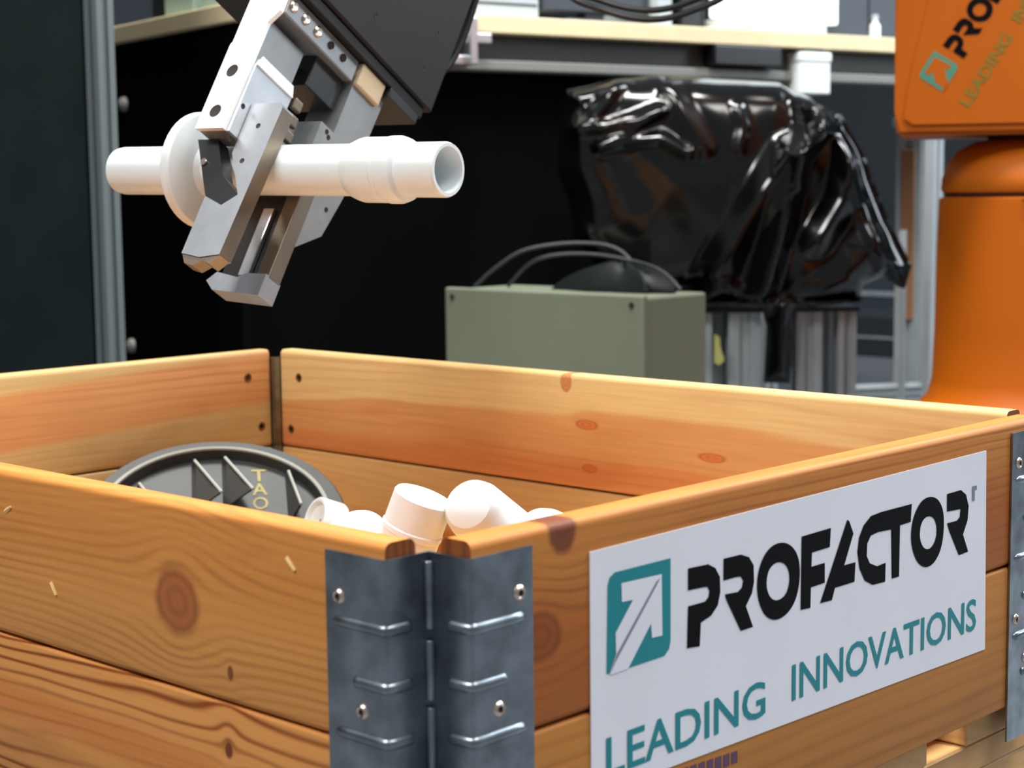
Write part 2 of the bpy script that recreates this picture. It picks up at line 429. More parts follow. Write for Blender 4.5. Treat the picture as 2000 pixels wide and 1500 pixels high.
# sticker with lettering (sticker plane: x along the front right board, z up, millimetres)
GL = dict(
    icon=[(123.3, 261.2), (124.5, 306.5), (126.1, 310.4), (130.1, 312.4), (175.7, 312.2), (175.6, 267.8), (174.2, 263.7), (170.3, 260.9), (140.3, 260.7)],
    arrow=[(125.6, 261.2), (130.6, 270.2), (130.3, 281.2), (144.3, 295.8), (135.4, 296.2), (135.1, 306.0), (167.9, 305.1), (168.4, 272.3), (159.7, 272.7), (158.9, 280.5), (140.2, 260.6), (126.5, 260.3)],
    shaft=[(125.7, 260.6), (131.0, 270.1), (163.2, 301.8), (166.6, 303.4), (163.2, 299.6), (129.7, 265.9)],
    P=[(190.6, 304.2), (208.2, 303.5), (214.6, 300.4), (218.8, 294.9), (219.3, 286.3), (217.0, 279.4), (211.0, 274.8), (201.8, 272.7), (200.9, 259.9), (189.7, 261.1), (190.6, 283.7), (205.4, 283.5), (208.6, 285.4), (209.5, 288.6), (207.7, 291.2), (203.6, 291.7), (190.6, 292.3)],
    R=[(222.2, 304.2), (238.1, 303.9), (245.8, 301.2), (250.2, 295.9), (250.7, 286.5), (248.8, 280.4), (243.0, 274.0), (249.9, 261.0), (238.3, 261.0), (224.9, 280.8), (223.5, 284.2), (235.3, 283.4), (239.1, 285.1), (240.5, 288.8), (238.1, 291.6), (233.4, 292.1), (222.2, 292.1)],
    O=([(277.4, 304.8), (286.7, 301.6), (293.5, 295.1), (296.2, 286.3), (295.3, 276.3), (291.2, 267.4), (283.0, 261.7), (272.0, 260.1), (262.0, 264.2), (255.6, 272.9), (253.2, 282.6), (254.6, 291.6), (259.5, 299.5), (267.4, 304.1)],
       [(275.5, 293.7), (281.7, 291.1), (285.3, 285.8), (285.4, 279.2), (281.8, 273.3), (274.0, 271.2), (267.0, 273.8), (263.1, 279.6), (262.6, 285.0), (264.5, 290.5), (269.5, 293.5)]),
    F=[(297.5, 304.7), (327.9, 305.1), (327.0, 293.9), (308.2, 293.6), (307.8, 285.3), (321.7, 285.3), (321.9, 273.4), (307.4, 273.2), (307.0, 261.1), (297.0, 261.8)],
    A=[(317.2, 262.0), (345.6, 307.4), (347.8, 306.1), (352.5, 298.0), (342.7, 280.3), (355.1, 280.1), (354.2, 268.3), (332.9, 268.4), (329.7, 261.5)],
    CT=[(419.7, 306.4), (418.7, 295.2), (405.9, 294.9), (405.5, 262.6), (397.0, 262.8), (395.6, 293.9), (380.2, 294.6), (372.0, 293.7), (368.1, 289.3), (367.7, 281.8), (371.2, 276.7), (379.5, 273.5), (389.5, 274.0), (389.2, 262.2), (374.7, 262.8), (365.7, 267.0), (359.7, 275.5), (357.2, 286.0), (358.8, 294.5), (363.8, 301.2), (371.8, 305.7), (383.5, 306.5)],
    O2=([(443.5, 308.0), (452.6, 304.8), (458.7, 297.6), (460.3, 288.7), (459.3, 277.4), (455.0, 268.7), (446.2, 262.9), (435.9, 262.9), (427.0, 268.1), (421.1, 276.9), (419.0, 285.7), (420.6, 295.3), (426.0, 302.9), (433.4, 307.5)],
        [(441.3, 295.8), (447.8, 293.2), (451.2, 287.4), (450.8, 280.1), (445.8, 274.9), (439.4, 273.9), (433.6, 276.9), (429.7, 283.4), (430.7, 291.1), (435.0, 295.1)]),
    R2=[(463.6, 306.6), (481.5, 306.8), (488.4, 302.8), (492.1, 294.8), (491.0, 285.4), (485.2, 276.8), (492.5, 264.3), (480.3, 263.9), (467.7, 281.2), (464.2, 287.4), (476.8, 287.2), (480.8, 289.3), (481.5, 294.3), (464.0, 295.1)],
    mark=[(496.4, 307.2), (502.6, 307.0), (502.7, 304.3), (499.9, 304.0), (500.2, 297.1), (496.7, 297.6)])


def fill2d(outer, hole=None):
    vs = [Vector(p) for p in outer]; n = len(vs); edges = [(i, (i + 1) % n) for i in range(n)]; faces = [list(range(n))]
    if hole:
        k = len(hole); vs += [Vector(p) for p in hole]; edges += [(n + i, n + (i + 1) % k) for i in range(k)]
        faces = []
        tv, _, tf, *_r = geometry.delaunay_2d_cdt(vs, edges, [], 0, 1e-6)

        def inside(p, poly):
            c = False
            for i in range(len(poly)):
                (x1, y1), (x2, y2) = poly[i - 1], poly[i]
                if (y1 > p[1]) != (y2 > p[1]) and p[0] < (x2 - x1) * (p[1] - y1) / (y2 - y1) + x1: c = not c
            return c
        out = []
        for f in tf:
            c = sum((tv[i] for i in f), Vector((0, 0))) / len(f)
            if inside(c, outer) and not inside(c, hole): out.append(list(f))
        return tv, out
    tv, _, tf, *_r = geometry.delaunay_2d_cdt(vs, edges, [], 1, 1e-6)
    return tv, [list(f) for f in tf]


def chaikin(p, it=2):
    for _ in range(it):
        q = []
        for i in range(len(p)):
            a, b = p[i], p[(i + 1) % len(p)]
            q += [(a[0] * .75 + b[0] * .25, a[1] * .75 + b[1] * .25), (a[0] * .25 + b[0] * .75, a[1] * .25 + b[1] * .75)]
        p = q
    return p


def glyph(name, key, m, parent, tf):
    """flat printed shape; tf(x, z) -> 3D"""
    g = GL[key]
    if isinstance(g, tuple): tv, fs = fill2d(chaikin(g[0]), chaikin(g[1]))
    else: tv, fs = fill2d(g)
    bm = NB(); vs = [bm.verts.new(tf(v[0], v[1])) for v in tv]
    for f in fs:
        try: bm.faces.new([vs[i] for i in f])
        except ValueError: pass
    return obj(name, bm, m, parent)


def text(name, body, m, parent, tf, x0, x1, z0, z1, bold=0.02):
    """word fitted in the rectangle x0..x1, z0..z1 of the print plane"""
    c = bpy.data.curves.new('t', 'FONT'); c.body = body; c.offset = bold; c.resolution_u = 3
    o = bpy.data.objects.new('t', c); COL.objects.link(o)
    dg = bpy.context.evaluated_depsgraph_get(); me = bpy.data.meshes.new_from_object(o.evaluated_get(dg))
    bpy.data.objects.remove(o); bpy.data.curves.remove(c)
    xs = [v.co.x for v in me.vertices]; ys = [v.co.y for v in me.vertices]
    a, b, lo, hi = min(xs), max(xs), min(ys), max(ys)
    for v in me.vertices: v.co = tf(x0 + (v.co.x - a) / (b - a) * (x1 - x0), z0 + (v.co.y - lo) / (hi - lo) * (z1 - z0))
    me.name = name; me.materials.clear(); me.materials.append(m); me.shade_flat()
    o = bpy.data.objects.new(name, me); COL.objects.link(o); attach(o, parent); return o


bm = NB(); prism(bm, [(0.1112, 0.3258), (0.5153, 0.3287), (0.5185, 0.1930), (0.1112, 0.2005)], lambda u, v, d: (u, d, v), -0.0007, -0.0001)
stk = obj('sticker', bm, M_VINYL, crate, label='white sticker with black and teal lettering')


def spl(d): return lambda x, z: Vector((x / 1000, d, z / 1000))


glyph('logo', 'icon', M_TEAL, stk, spl(-0.0009)); glyph('logo_arrow', 'arrow', M_VINYL, stk, spl(-0.0011)); glyph('logo_line', 'shaft', M_SHAFT, stk, spl(-0.0013))
for k in ('P', 'R', 'O', 'F', 'A', 'CT', 'O2', 'R2'): glyph('letter', k, M_INK, stk, spl(-0.0010))
glyph('trade_mark', 'mark', M_SHAFT, stk, spl(-0.0010))
text('lettering', 'LEADING', M_TEAL, stk, spl(-0.0010), 122.6, 262.2, 207.2, 228.2, 0.012)
text('lettering', 'INNOVATIONS', M_TEAL, stk, spl(-0.0010), 288.6, 505.0, 209.3, 231.0, 0.012)
# faint purple ink stamp on the lower board below the sticker
bm = NB()
for i in range(7):
    x = 0.186 + i * 0.0075; box(bm, x, x + 0.0055, -0.0003, -0.0001, 0.1865, 0.1955 - 0.0004 * i)
obj('ink_stamp', bm, M_PURP, crate)

# ------------------------------------------------------------------ ribbed grey disc inside the crate
WC = Vector((0.4010, 0.6900, 0.2215)); tc_ = Vector((-0.9333, -1.2347, 0)).normalized()
inc = math.radians(28)
wn = (Vector((0, 0, 1)) * math.cos(inc) + tc_ * math.sin(inc)).normalized()          # disc normal
wx = wn.cross(Vector((0, 0, 1))).normalized() * -1; wy = wn.cross(wx).normalized()      # wx to image right, wy up the slope
if wy.z < 0: wy = -wy
if wx.dot(R_) < 0: wx = -wx
wf = lambda x, y, h: WC + wx * x + wy * y + wn * h
wh = thing('ribbed_disc', (WC.x, WC.y, 0.145), 'dark grey ribbed plastic disc with pale rim lying inside the crate', 'disc')
bm = NB(); lathe(bm, [(0.004, -0.019), (0.116, -0.019), (0.1185, -0.016), (0.1185, -0.010), (0.117, -0.0085), (0.1045, -0.0080), (0.1035, -0.006), (0.1005, -0.006), (0.099, -0.016), (0.004, -0.016)], wf, 72)
body = obj('body', bm, M_WHEEL, wh, smooth=True)
bm = NB(); lathe(bm, [(0.1003, -0.0061), (0.1003, -0.0040), (0.1018, -0.0028), (0.1036, -0.0040), (0.1036, -0.0061)], wf, 72, cap=False)
obj('rim', bm, M_RIM, wh, smooth=True)
for x, yt in ((-0.020, 0.090), (0.008, 0.093), (0.066, 0.068), (-0.070, 0.058)):
    yb = yt - 0.070; sh = 0.026 if x < 0.05 else 0.010          # leaning stiffening fins
    bm = NB()
    q = [wf(x, yt, -0.016), wf(x, yb, -0.016), wf(x + sh, yb, 0.006), wf(x + 0.002, yt - 0.004, -0.0065)]
    q2 = [p + wx * 0.0026 for p in q]
    va_ = [bm.verts.new(p) for p in q]; vb_ = [bm.verts.new(p) for p in q2]
    bm.faces.new(va_); bm.faces.new(vb_[::-1])
    for i in range(4): bm.faces.new((va_[i], vb_[i], vb_[(i + 1) % 4], va_[(i + 1) % 4]))
    rb = obj('rib', bm, M_WHEEL, wh)
    bm = NB(); tube(bm, [(q[3] + q2[3]) / 2, (q[2] + q2[2]) / 2], 0.0014, 6); obj('rib_lit_edge', bm, M_RIM, rb)  # pale strip paints the lit top edge of the rib
for ch, y in (('T', 0.062), ('A', 0.041), ('O', 0.020)):
    text('lettering', ch, M_YEL, wh, lambda x, z: wf(0.0350 + x, z, -0.0155), 0, 0.014, y, y + 0.018, 0.01)

# ------------------------------------------------------------------ white pipe fittings
PROF = [(0.0165, -0.148), (0.0192, -0.145), (0.0200, -0.140), (0.0200, -0.058), (0.0230, -0.0555), (0.0455, -0.0535), (0.0475, -0.051), (0.0475, -0.045), (0.0460, -0.043),
        (0.0240, -0.038), (0.0200, -0.034), (0.0200, 0.111), (0.0215, 0.113), (0.0240, 0.120), (0.0250, 0.124), (0.0250, 0.143), (0.0242, 0.144), (0.0242, 0.147), (0.0256, 0.149), (0.0256, 0.157), (0.0240, 0.162),
        (0.0207, 0.164), (0.0207, 0.199), (0.0198, 0.201), (0.0172, 0.201), (0.0164, 0.198), (0.0164, 0.120), (0.0010, 0.119)]
bm = NB(); lathe(bm, PROF, lambda x, y, h: Vector((x, y, h)), 48)
pipe_held = obj('pipe_fitting', bm, M_PVC, smooth=True, angle=24)
tag(pipe_held, 'white plastic flanged pipe fitting held level in the gripper jaws', 'pipe fitting', 'white pipe fittings')
GP = Vector((0.14757, -0.98898, -0.0123)); GA = Vector((-0.52284, -0.06745, -0.84976)); GO = Vector((0.83956, 0.13183, -0.52703)); GC = Vector((0.35229, 0.56586, 0.52199))


def place(o, axis, origin):
    q = Vector(axis).to_track_quat('Z', 'Y'); o.matrix_basis = Matrix.Translation(origin) @ q.to_matrix().to_4x4()


place(pipe_held, GP, GC)
PROF2 = [(0.0020, -0.1515), (0.0100, -0.1505), (0.0155, -0.1475), (0.0185, -0.1425), (0.0200, -0.1350), (0.0200, 0.040), (0.0230, 0.042), (0.0300, 0.044), (0.0310, 0.047), (0.0310, 0.053), (0.0300, 0.056), (0.0200, 0.060), (0.0200, 0.140), (0.0185, 0.142), (0.002, 0.142)]
bm = NB(); lathe(bm, PROF2, lambda x, y, h: Vector((x, y, h)), 40); proto = obj('pipe_fitting', bm, M_PVC, smooth=True, angle=30)
PROF3 = [(0.0165, -0.148), (0.0172, -0.1515), (0.0190, -0.1515), (0.0200, -0.1500), (0.0200, -0.1300), (0.0207, -0.1290), (0.0207, -0.1260), (0.0200, -0.1250), (0.0200, 0.004), (0.0185, 0.006), (0.002, 0.006)]
bm = NB(); lathe(bm, PROF3, lambda x, y, h: Vector((x, y, h)), 40); short = obj('pipe_fitting', bm, M_PVC, smooth=True, angle=30)
loose = [(proto, (0.2480, 0.2140, 0.3020), (0.800, 0.260, -0.44), 'white plastic fitting with domed end, tallest of the pile in the crate'),
         (short, (0.2345, 0.2520, 0.2960), (-0.18, 0.32, -0.93), 'short white plastic fitting standing upright against the domed one in the crate'),
         (None, (0.2250, 0.2950, 0.2760), (0.300, 0.860, -0.36), 'low white plastic fitting at the left of the pile in the crate'),
         (None, (0.2740, 0.1790, 0.2840), (0.740, 0.120, -0.30), 'low white plastic fitting at the right of the pile, beside the knot in the rim')]
for i, (o, end, d, lab) in enumerate(loose):
    if o is None:
        o = bpy.data.objects.new('pipe_fitting', proto.data); COL.objects.link(o)
    d = Vector(d).normalized()
    place(o, d, Vector(end) + d * 0.138)
    tag(o, lab, 'pipe fitting', 'white pipe fittings')
# short stub resting on the rim of the disc
bm = NB(); sd_ = Vector((0.75, -0.22, -0.30)).normalized(); sq = sd_.to_track_quat('Z', 'Y')
lathe(bm, [(0.0150, 0.004), (0.0165, 0.0), (0.0190, 0.0), (0.0200, 0.0012), (0.0200, 0.022), (0.0190, 0.024), (0.002, 0.024), (0.002, 0.006), (0.0150, 0.004)], lambda x, y, h: Vector((0.4300, 0.5870, 0.2230)) + sq @ Vector((x, y, h)), 40, cap=False)
tag(obj('short_pipe', bm, M_PVC, smooth=True), 'short white plastic pipe piece poking up in front of the grey disc', 'pipe piece')

# ------------------------------------------------------------------ gripper
gl = lambda p, a, o: GC + (GP * p + GA * a + GO * o) / 1000.0
gr = thing('robot_gripper', tuple(gl(0, -330, 40)), 'aluminium two-finger gripper with black tool body, clamping the white pipe', 'gripper')


def gbox(bm, p0, p1, a0, a1, o0, o1, bev=0.0):
    fs = box(bm, p0, p1, a0, a1, o0, o1, bev)


def gobj(name, bm, m, parent=None, smooth=False, label=None):
    for v in bm.verts: v.co = gl(*v.co)
    return obj(name, bm, m, parent or gr, smooth=smooth, label=label)


def ghole(parent, p, a, o, r, axis):
    bm = NB()
    if axis == 'p': fr = lambda x, y, h: Vector((p + h, a + x, o + y))
    elif axis == 'o': fr = lambda x, y, h: Vector((p + x, a + y, o - h))
    else: fr = lambda x, y, h: Vector((p + x, a + h, o + y))
    lathe(bm, [(r * 0.2, 0.05), (r * 0.85, 0.05), (r, 0.25), (r * 1.08, 0.0)], fr, 16)
    return gobj('hole', bm, M_DARK, parent, smooth=True)


# front jaw: carrier block with a white front plate, stepped
bm = NB(); prism(bm, [(-112, -45.5), (-112, 0), (-22, 0), (-22, -21), (-8, -23), (-8, -45.5)], lambda u, v, d: Vector((d, u, v)), -19, 9); fc = gobj('front_carrier', bm, M_SAT2, label='aluminium carrier block with white front plate')
bm = NB(); prism(bm, [(-19, -8), (9.5, -8), (10.5, -108), (19, -119), (19, -143), (40, -150), (40, -250), (-19, -250), (-19, -90), (-20.5, -88), (-20.5, -8)], lambda u, v, d: Vector((u, v, d)), -50, -45.8)
fp = gobj('front_plate', bm, M_ALUW, fc, label='white anodised front plate')
bm = NB(); prism(bm, [(-8, -45.6), (-70, -45.6), (-77, -43), (-77, -2), (-70, 2), (-22, 2), (-22, -21), (-8, -23)], lambda u, v, d: Vector((d, u, v)), 9.05, 13); sd = gobj('side_plate', bm, M_SAT, fc)
bm = NB(); prism(bm, [(-70, -45.4), (-79, -43), (-79, -2), (-70, 2)], lambda u, v, d: Vector((d, u, v)), 13.05, 14.5); gobj('edge_strip', bm, M_ALUW, sd)
for a in (-33, -3): ghole(sd, 13, a, -42, 2.2, 'p')
for a in (-62, -24): ghole(fp, -6, a, -50, 5.5, 'o')
# front finger plate with its angled pocket
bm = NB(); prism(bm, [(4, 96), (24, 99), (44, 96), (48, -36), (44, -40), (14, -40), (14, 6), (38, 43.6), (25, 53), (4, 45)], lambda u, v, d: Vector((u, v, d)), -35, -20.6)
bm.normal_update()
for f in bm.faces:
    if f.normal.x > 0.9 or f.normal.x < -0.9: f.material_index = 1 if f.calc_center_median().x > 40 else 0  # outer side face gets the painted wood reflection
ff = gobj('finger', bm, M_ALU, label='milled aluminium finger plate'); ff.data.materials.append(M_ALU_REFL)
for p, a in ((30, -19), (28, 13)): ghole(ff, p, a, -35, 2.2, 'o')
bm = NB(); prism(bm, [(4.2, 96.2), (24, 99.2), (43.8, 96.2), (36, 104), (28, 101), (20, 106), (10, 104)], lambda u, v, d: Vector((u, v, d)), -34, -22); gobj('finger_tip', bm, M_ALU_REFL, ff)
bm = NB(); prism(bm, [(-30, -7.5), (-8, -7.5), (13.5, 26), (38, 43.4), (25, 52.8), (3.8, 44.8), (-6, 30)], lambda u, v, d: Vector((u, v, d)), -34.6, -21.5)
vp = gobj('v_pad', bm, M_STEEL, label='dark steel V-shaped grip pad')
bm = NB(); lathe(bm, [(0.3, 2.2), (2.6, 2.2), (3.2, 1.6), (3.2, 0)], lambda x, y, h: Vector((-12 + x, 14 + y, -34.6 - h)), 16); gobj('screw', bm, M_RIV, vp, smooth=True)
# rear jaw
bm = NB(); prism(bm, [(-128, 54), (-128, 96), (-30, 92), (12, 84), (46, 50), (46, 36), (-70, 36), (-70, 54)], lambda u, v, d: Vector((d, u, v)), -18, 20)
rc = gobj('rear_carrier', bm, M_SAT2, label='grey aluminium rear carrier with clipped corner')
for a, o in ((-66, 46), (-63, 50), (-10, 78)): ghole(rc, 20, a, o, 2.2, 'p')
bm = NB(); gbox(bm, -12, 43, -40, 86, 26, 35, 0.6); rf = gobj('finger', bm, M_STEEL)
bm = NB(); gbox(bm, 31, 45, -38, 86, 20.6, 35.4, 0.6); gobj('finger_side_bar', bm, M_ALU_REFL, rf)
bm = NB(); gbox(bm, 10, 21, 22, 84, 21.5, 26, 0.8); gobj('guide_rail', bm, M_ALU, rf)
bm = NB(); prism(bm, [(-16, 92), (-8, 84), (16, 88), (24, 84), (45, 84), (45, 103), (-6, 100)], lambda u, v, d: Vector((u, v, d)), 17, 36); gobj('finger_tip', bm, M_ALU, rf)
bm = NB(); gbox(bm, -30, 12, -118, -90, 12, 52, 1.0); gobj('spindle_housing', bm, M_STEEL, gr)
for k in range(3):
    bm = NB(); gbox(bm, 9, 14, -74 + 14 * k, -64 + 14 * k, 6 + 1.5 * k, 17 + 1.5 * k, 1.5); gobj('linkage', bm, M_ALU_REFL, gr)
# slide bar with bolts
bm = NB(); gbox(bm, -14, 20, -139.5, -119.5, -45, 52, 1.2); sb = gobj('slide_bar', bm, M_SAT2, label='bright slide bar with a row of bolts')
for i, o in enumerate((-39, -22, -5, 14, 32)):
    bm = NB(); r = 4.6 if i < 3 else 3.4
    lathe(bm, [(0.4, 2.2 if i < 3 else 0.3), (r * 0.7, 2.4 if i < 3 else 0.3), (r, 1.2), (r, 0)], lambda x, y, h: Vector((20 + h, -130 + x, o + y)), 14)
    gobj('bolt' if i < 3 else 'hole', bm, M_RIV if i < 3 else M_DARK, sb, smooth=True)
bm = NB(); gbox(bm, -10, 24, -139.5, -119, 54, 88, 1.0); gobj('spacer', bm, mat('pale_tan_block', rgb(200, 178, 146), 0.5), gr, label='pale spacer block')
# black tool body with edge plates
bm = NB(); gbox(bm, -70, 27, -150, -140, -43, 140, 1.0); gobj('base_plate', bm, M_BLK, gr)
bm = NB(); gbox(bm, -66, 29, -139.5, -130, 90, 134, 1.0); gobj('clamp_plate', bm, M_STEEL, gr)
bm = NB(); gbox(bm, -74, 30, -340, -150.5, -45, 147, 2.0); tb = gobj('tool_body', bm, M_BLK, gr, label='black anodised tool body')
for a, o in ((-178, 40), (-178, 118), (-215, 118), (-232, 30)): ghole(tb, 30, a, o, 2.4, 'p')
for k in range(3):
    bm = NB(); base = gl(-10 - 14 * k, -205 + 6 * k, 149)
    pts = smooth_pts([base, base + GO * 0.030 + Vector((0, 0, 0.005)), base + GO * 0.045 - GA * 0.06, base + GO * 0.030 - GA * 0.16, base - GO * 0.03 - GA * 0.26], 6)
    tube(bm, pts, 0.0042, 8); obj('cable', bm, M_BLK2, gr, smooth=True)

# ------------------------------------------------------------------ orange robot
RX, RY = 1.704, 0.566
rob = thing('industrial_robot', (RX, RY, 0), 'large orange industrial robot standing behind the right end of the crate', 'robot')
rz = lambda x, y, h: Vector((RX + x, RY + y, h))
bm = NB(); lathe(bm, [(0.02, 0.0), (0.20, 0.0), (0.20, 0.16), (0.18, 0.165), (0.02, 0.165)], rz, 40); obj('pedestal', bm, M_PROFD, rob, smooth=True)
bm = NB(); lathe(bm, [(0.02, 0.165), (0.17, 0.165), (0.172, 0.19), (0.150, 0.197), (0.136, 0.212), (0.130, 0.235), (0.1275, 0.30), (0.1255, 0.42), (0.1235, 0.484), (0.118, 0.486), (0.02, 0.486)], rz, 64); obj('column', bm, M_ORG, rob, smooth=True)
bm = NB(); lathe(bm, [(0.02, 0.4862), (0.116, 0.4862), (0.116, 0.4915), (0.02, 0.4915)], rz, 48); obj('seam', bm, M_SEAM, rob, smooth=True)
bm = NB(); lathe(bm, [(0.02, 0.492), (0.119, 0.492), (0.1215, 0.496), (0.120, 0.512), (0.113, 0.532), (0.099, 0.549), (0.076, 0.561), (0.02, 0.566)], rz, 64); dome = obj('shoulder', bm, M_ORGL, rob, smooth=True)
# shoulder housing: block turned towards the camera
hn = Vector((-0.86, -0.50, 0)).normalized(); hh = Vector((-hn.y * -1, -hn.x, 0)); hh = Vector((hn.y * -1, hn.x, 0))
if hh.dot(R_) < 0: hh = -hh
HB = Vector((RX, RY, 0)) + hn * 0.125
hf = lambda u, z, d: HB + hh * u + Vector((0, 0, z)) - hn * d
bm = NB(); prism(bm, [(-0.180, 0.568), (-0.184, 0.60), (-0.186, 1.00), (-0.12, 1.09), (0.0, 1.12), (0.12, 1.09), (0.186, 1.0), (0.184, 0.60), (0.180, 0.568)], hf, 0.0, 0.27)
bmesh.ops.bevel(bm, geom=[e for e in bm.edges], offset=0.005, segments=2, affect='EDGES')
hs = obj('shoulder_housing', bm, M_ORG, rob, smooth=True)
arc = []
for k in range(9):
    t = k / 8; arc.append((-0.172 + 0.085 * t ** 1.35, 0.590 + 0.32 * t))
bm = NB(); prism(bm, arc + [(0.12, 0.91), (0.168, 0.80), (0.168, 0.582), (-0.160, 0.582)], hf, -0.004, -0.0002); cp = obj('cover_plate', bm, M_ORG, hs)
bm = NB(); lathe(bm, [(0.02, 0.55), (0.06, 0.55), (0.06, 0.60), (0.02, 0.60)], rz, 40); obj('swivel_neck', bm, M_SEAM, rob, smooth=True)
# badge below the shoulder
bn = Vector((-0.83, -0.56, 0)).normalized(); bt = Vector((-bn.y, bn.x, 0)); bt = bt if bt.dot(R_) > 0 else -bt
bpos = Vector((RX, RY, 0)) + bn * 0.1255 + bt * -0.018
bm = NB(); prism(bm, [(-0.012, 0.481), (0.03, 0.476), (0.03, 0.486), (0.0, 0.489)], lambda u, v, d: bpos + bt * u + bn * d + Vector((0, 0, v)), 0, 0.003); obj('badge', bm, M_INK, rob)
# decal on the housing (same lettering, slanted up)
ca, sa = math.cos(math.radians(58.5)), math.sin(math.radians(58.5))


def rtf(dd):
    def f(x, z):
        u, v = (x - 150) * 0.00074, (z - 286) * 0.00074
        return hf(-0.128 + u * ca - v * sa, 0.650 + u * sa + v * ca, -0.0042 - dd)
    return f


dec = glyph('decal', 'icon', M_TEALO, hs, rtf(0.0003)); glyph('decal_arrow', 'arrow', M_ORG, hs, rtf(0.0006))
for k in ('P', 'R', 'O', 'F', 'A', 'CT', 'O2', 'R2'): glyph('letter', k, M_INK, hs, rtf(0.0003))
text('lettering', 'LEADING', M_OLIVE, hs, rtf(0.0003), 122.6, 262.2, 207.2, 228.2, 0.012)
text('lettering', 'INNOVATIONS', M_OLIVE, hs, rtf(0.0003), 288.6, 505.0, 209.3, 231.0, 0.012)
# arm above the frame that carries the gripper
wr = gl(-20, -342, 48); wr2 = wr - GA * 0.12
bm = NB(); tube(bm, [wr, wr2], 0.055, 24); obj('wrist', bm, M_BLK, rob, smooth=True)
elb = Vector((1.62, 0.60, 1.62)); sho = Vector((RX, RY, 0.98))
bm = NB(); tube(bm, [wr2, wr2 + (elb - wr2) * 0.15, wr2 + (elb - wr2) * 0.6, elb], [0.06, 0.075, 0.10, 0.13], 24); obj('forearm', bm, M_ORG, rob, smooth=True)
bm = NB(); tube(bm, [sho, sho + (elb - sho) * 0.5, elb + Vector((0, 0, 0.10))], [0.15, 0.12, 0.13], 24); obj('upper_arm', bm, M_ORG, rob, smooth=True)
for k in range(2):
    dz = Vector((0.004 * k, 0.006 * k, 0.0105 * k))
    bm = NB(); tube(bm, smooth_pts([Vector(p) + dz for p in ((0.86, 0.72, 1.02), (0.895, 0.735, 0.80), (0.921, 0.728, 0.722), (0.9495, 0.694, 0.697), (0.983, 0.6565, 0.6865), (1.0145, 0.624, 0.695), (1.051, 0.589, 0.722), (1.10, 0.56, 0.80), (1.16, 0.575, 1.24))], 8), 0.0036, 8)
    obj('hose', bm, M_BLK2, rob, smooth=True)

# ------------------------------------------------------------------ partition post and panel on the left
post = thing('partition_post', (0.834, 1.489, 0), 'grey aluminium upright profile at the edge of the dark partition, left of the table', 'post')


def profile(parent, x, y, z0, z1, w=0.03, d=0.03, rot=0.0, name='profile_post', m=None):
    """slotted aluminium profile: square with a groove on every side"""
    g = 0.16
    sec = []
    for k in range(4):
        c_, s_ = math.cos(k * PI / 2), math.sin(k * PI / 2)
        for (u, v) in ((-0.5, -0.5), (-g, -0.5), (-g, -0.30), (g, -0.30), (g, -0.5)):
            sec.append((u * c_ - v * s_, u * s_ + v * c_))
    cr_, sr_ = math.cos(rot), math.sin(rot)
    bm = NB(); prism(bm, sec, lambda u, v, dd: Vector((x + w * u * cr_ - d * v * sr_, y + w * u * sr_ + d * v * cr_, dd)), z0, z1)
    return obj(name, bm, m or M_PROF, parent)


profile(post, 0.834, 1.489, 0, 1.9, 0.028, 0.028, 0.05, 'upright', M_POST)
bm = NB(); box(bm, 0.79, 0.88, 1.45, 1.53, 0, 0.008, 0.002); obj('foot_plate', bm, M_PROF, post)
ppn = thing('partition_panel', (0.72, 1.78, 0), 'dark charcoal partition panel filling the far left', 'panel')
bm = NB(); prism(bm, [(0.816, 1.504), (0.826, 1.512), (0.34, 2.30), (0.33, 2.292)], lambda u, v, d: Vector((u, v, d)), 0.02, 1.9); obj('sheet', bm, M_LPAN, ppn)
bm = NB(); box(bm, 0.45, 0.47, 2.05, 2.09, 0, 0.03); box(bm, 0.75, 0.77, 1.55, 1.6, 0, 0.03); obj('foot', bm, M_PROFD, ppn)

# ------------------------------------------------------------------ work table behind
c0 = Vector((1.072, 1.495, 0)); e1 = Vector((0.97833, -0.20707, 0)); e2 = Vector((0.20707, 0.97833, 0))
tl = lambda s, w, z: c0 + e1 * s + e2 * w + Vector((0, 0, z))
tab = thing('work_table', tuple(tl(0.8, 0.35, 0)), 'long work table with cream edged top and black side panels, behind the crate', 'table')


def tobj(name, bm, m, parent, **k):
    for v in bm.verts: v.co = tl(*v.co)
    return obj(name, bm, m, parent, **k)


bm = NB(); box(bm, 0, 1.62, 0, 0.75, 0.752, 0.780, 0.002); tobj('table_top', bm, M_CREAM, tab, label='cream edged table top')
bm = NB(); box(bm, 0.02, 1.60, 0.030, 0.06, 0.712, 0.7518, 0.002); tobj('rail', bm, mat('grey_rail', rgb(66, 68, 66), 0.6), tab)
bm = NB(); box(bm, 0.02, 1.60, 0.018, 0.06, 0.694, 0.7115, 0.003); tobj('rail_lip', bm, mat('brushed_rail', rgb(128, 130, 124), 0.5), tab)
bm = NB(); box(bm, 0.012, 0.024, 0.03, 0.74, 0.02, 0.7515); sp_ = tobj('side_panel', bm, M_BPAN, tab, label='black side panel')
bm = NB(); box(bm, 0.025, 1.10, 0.070, 0.082, 0.02, 0.7515); tobj('front_panel', bm, M_BPAN, tab, label='black front panel')
for (w, z) in ((0.452, 0.652), (0.456, 0.246)):
    bm = NB(); lathe(bm, [(0.001, 0.010), (0.007, 0.0095), (0.0115, 0.006), (0.0125, 0.0)], lambda x, y, h: Vector((0.012 - h, w + x, z + y)), 20); tobj('cap_bolt', bm, M_RIM, sp_, smooth=True)
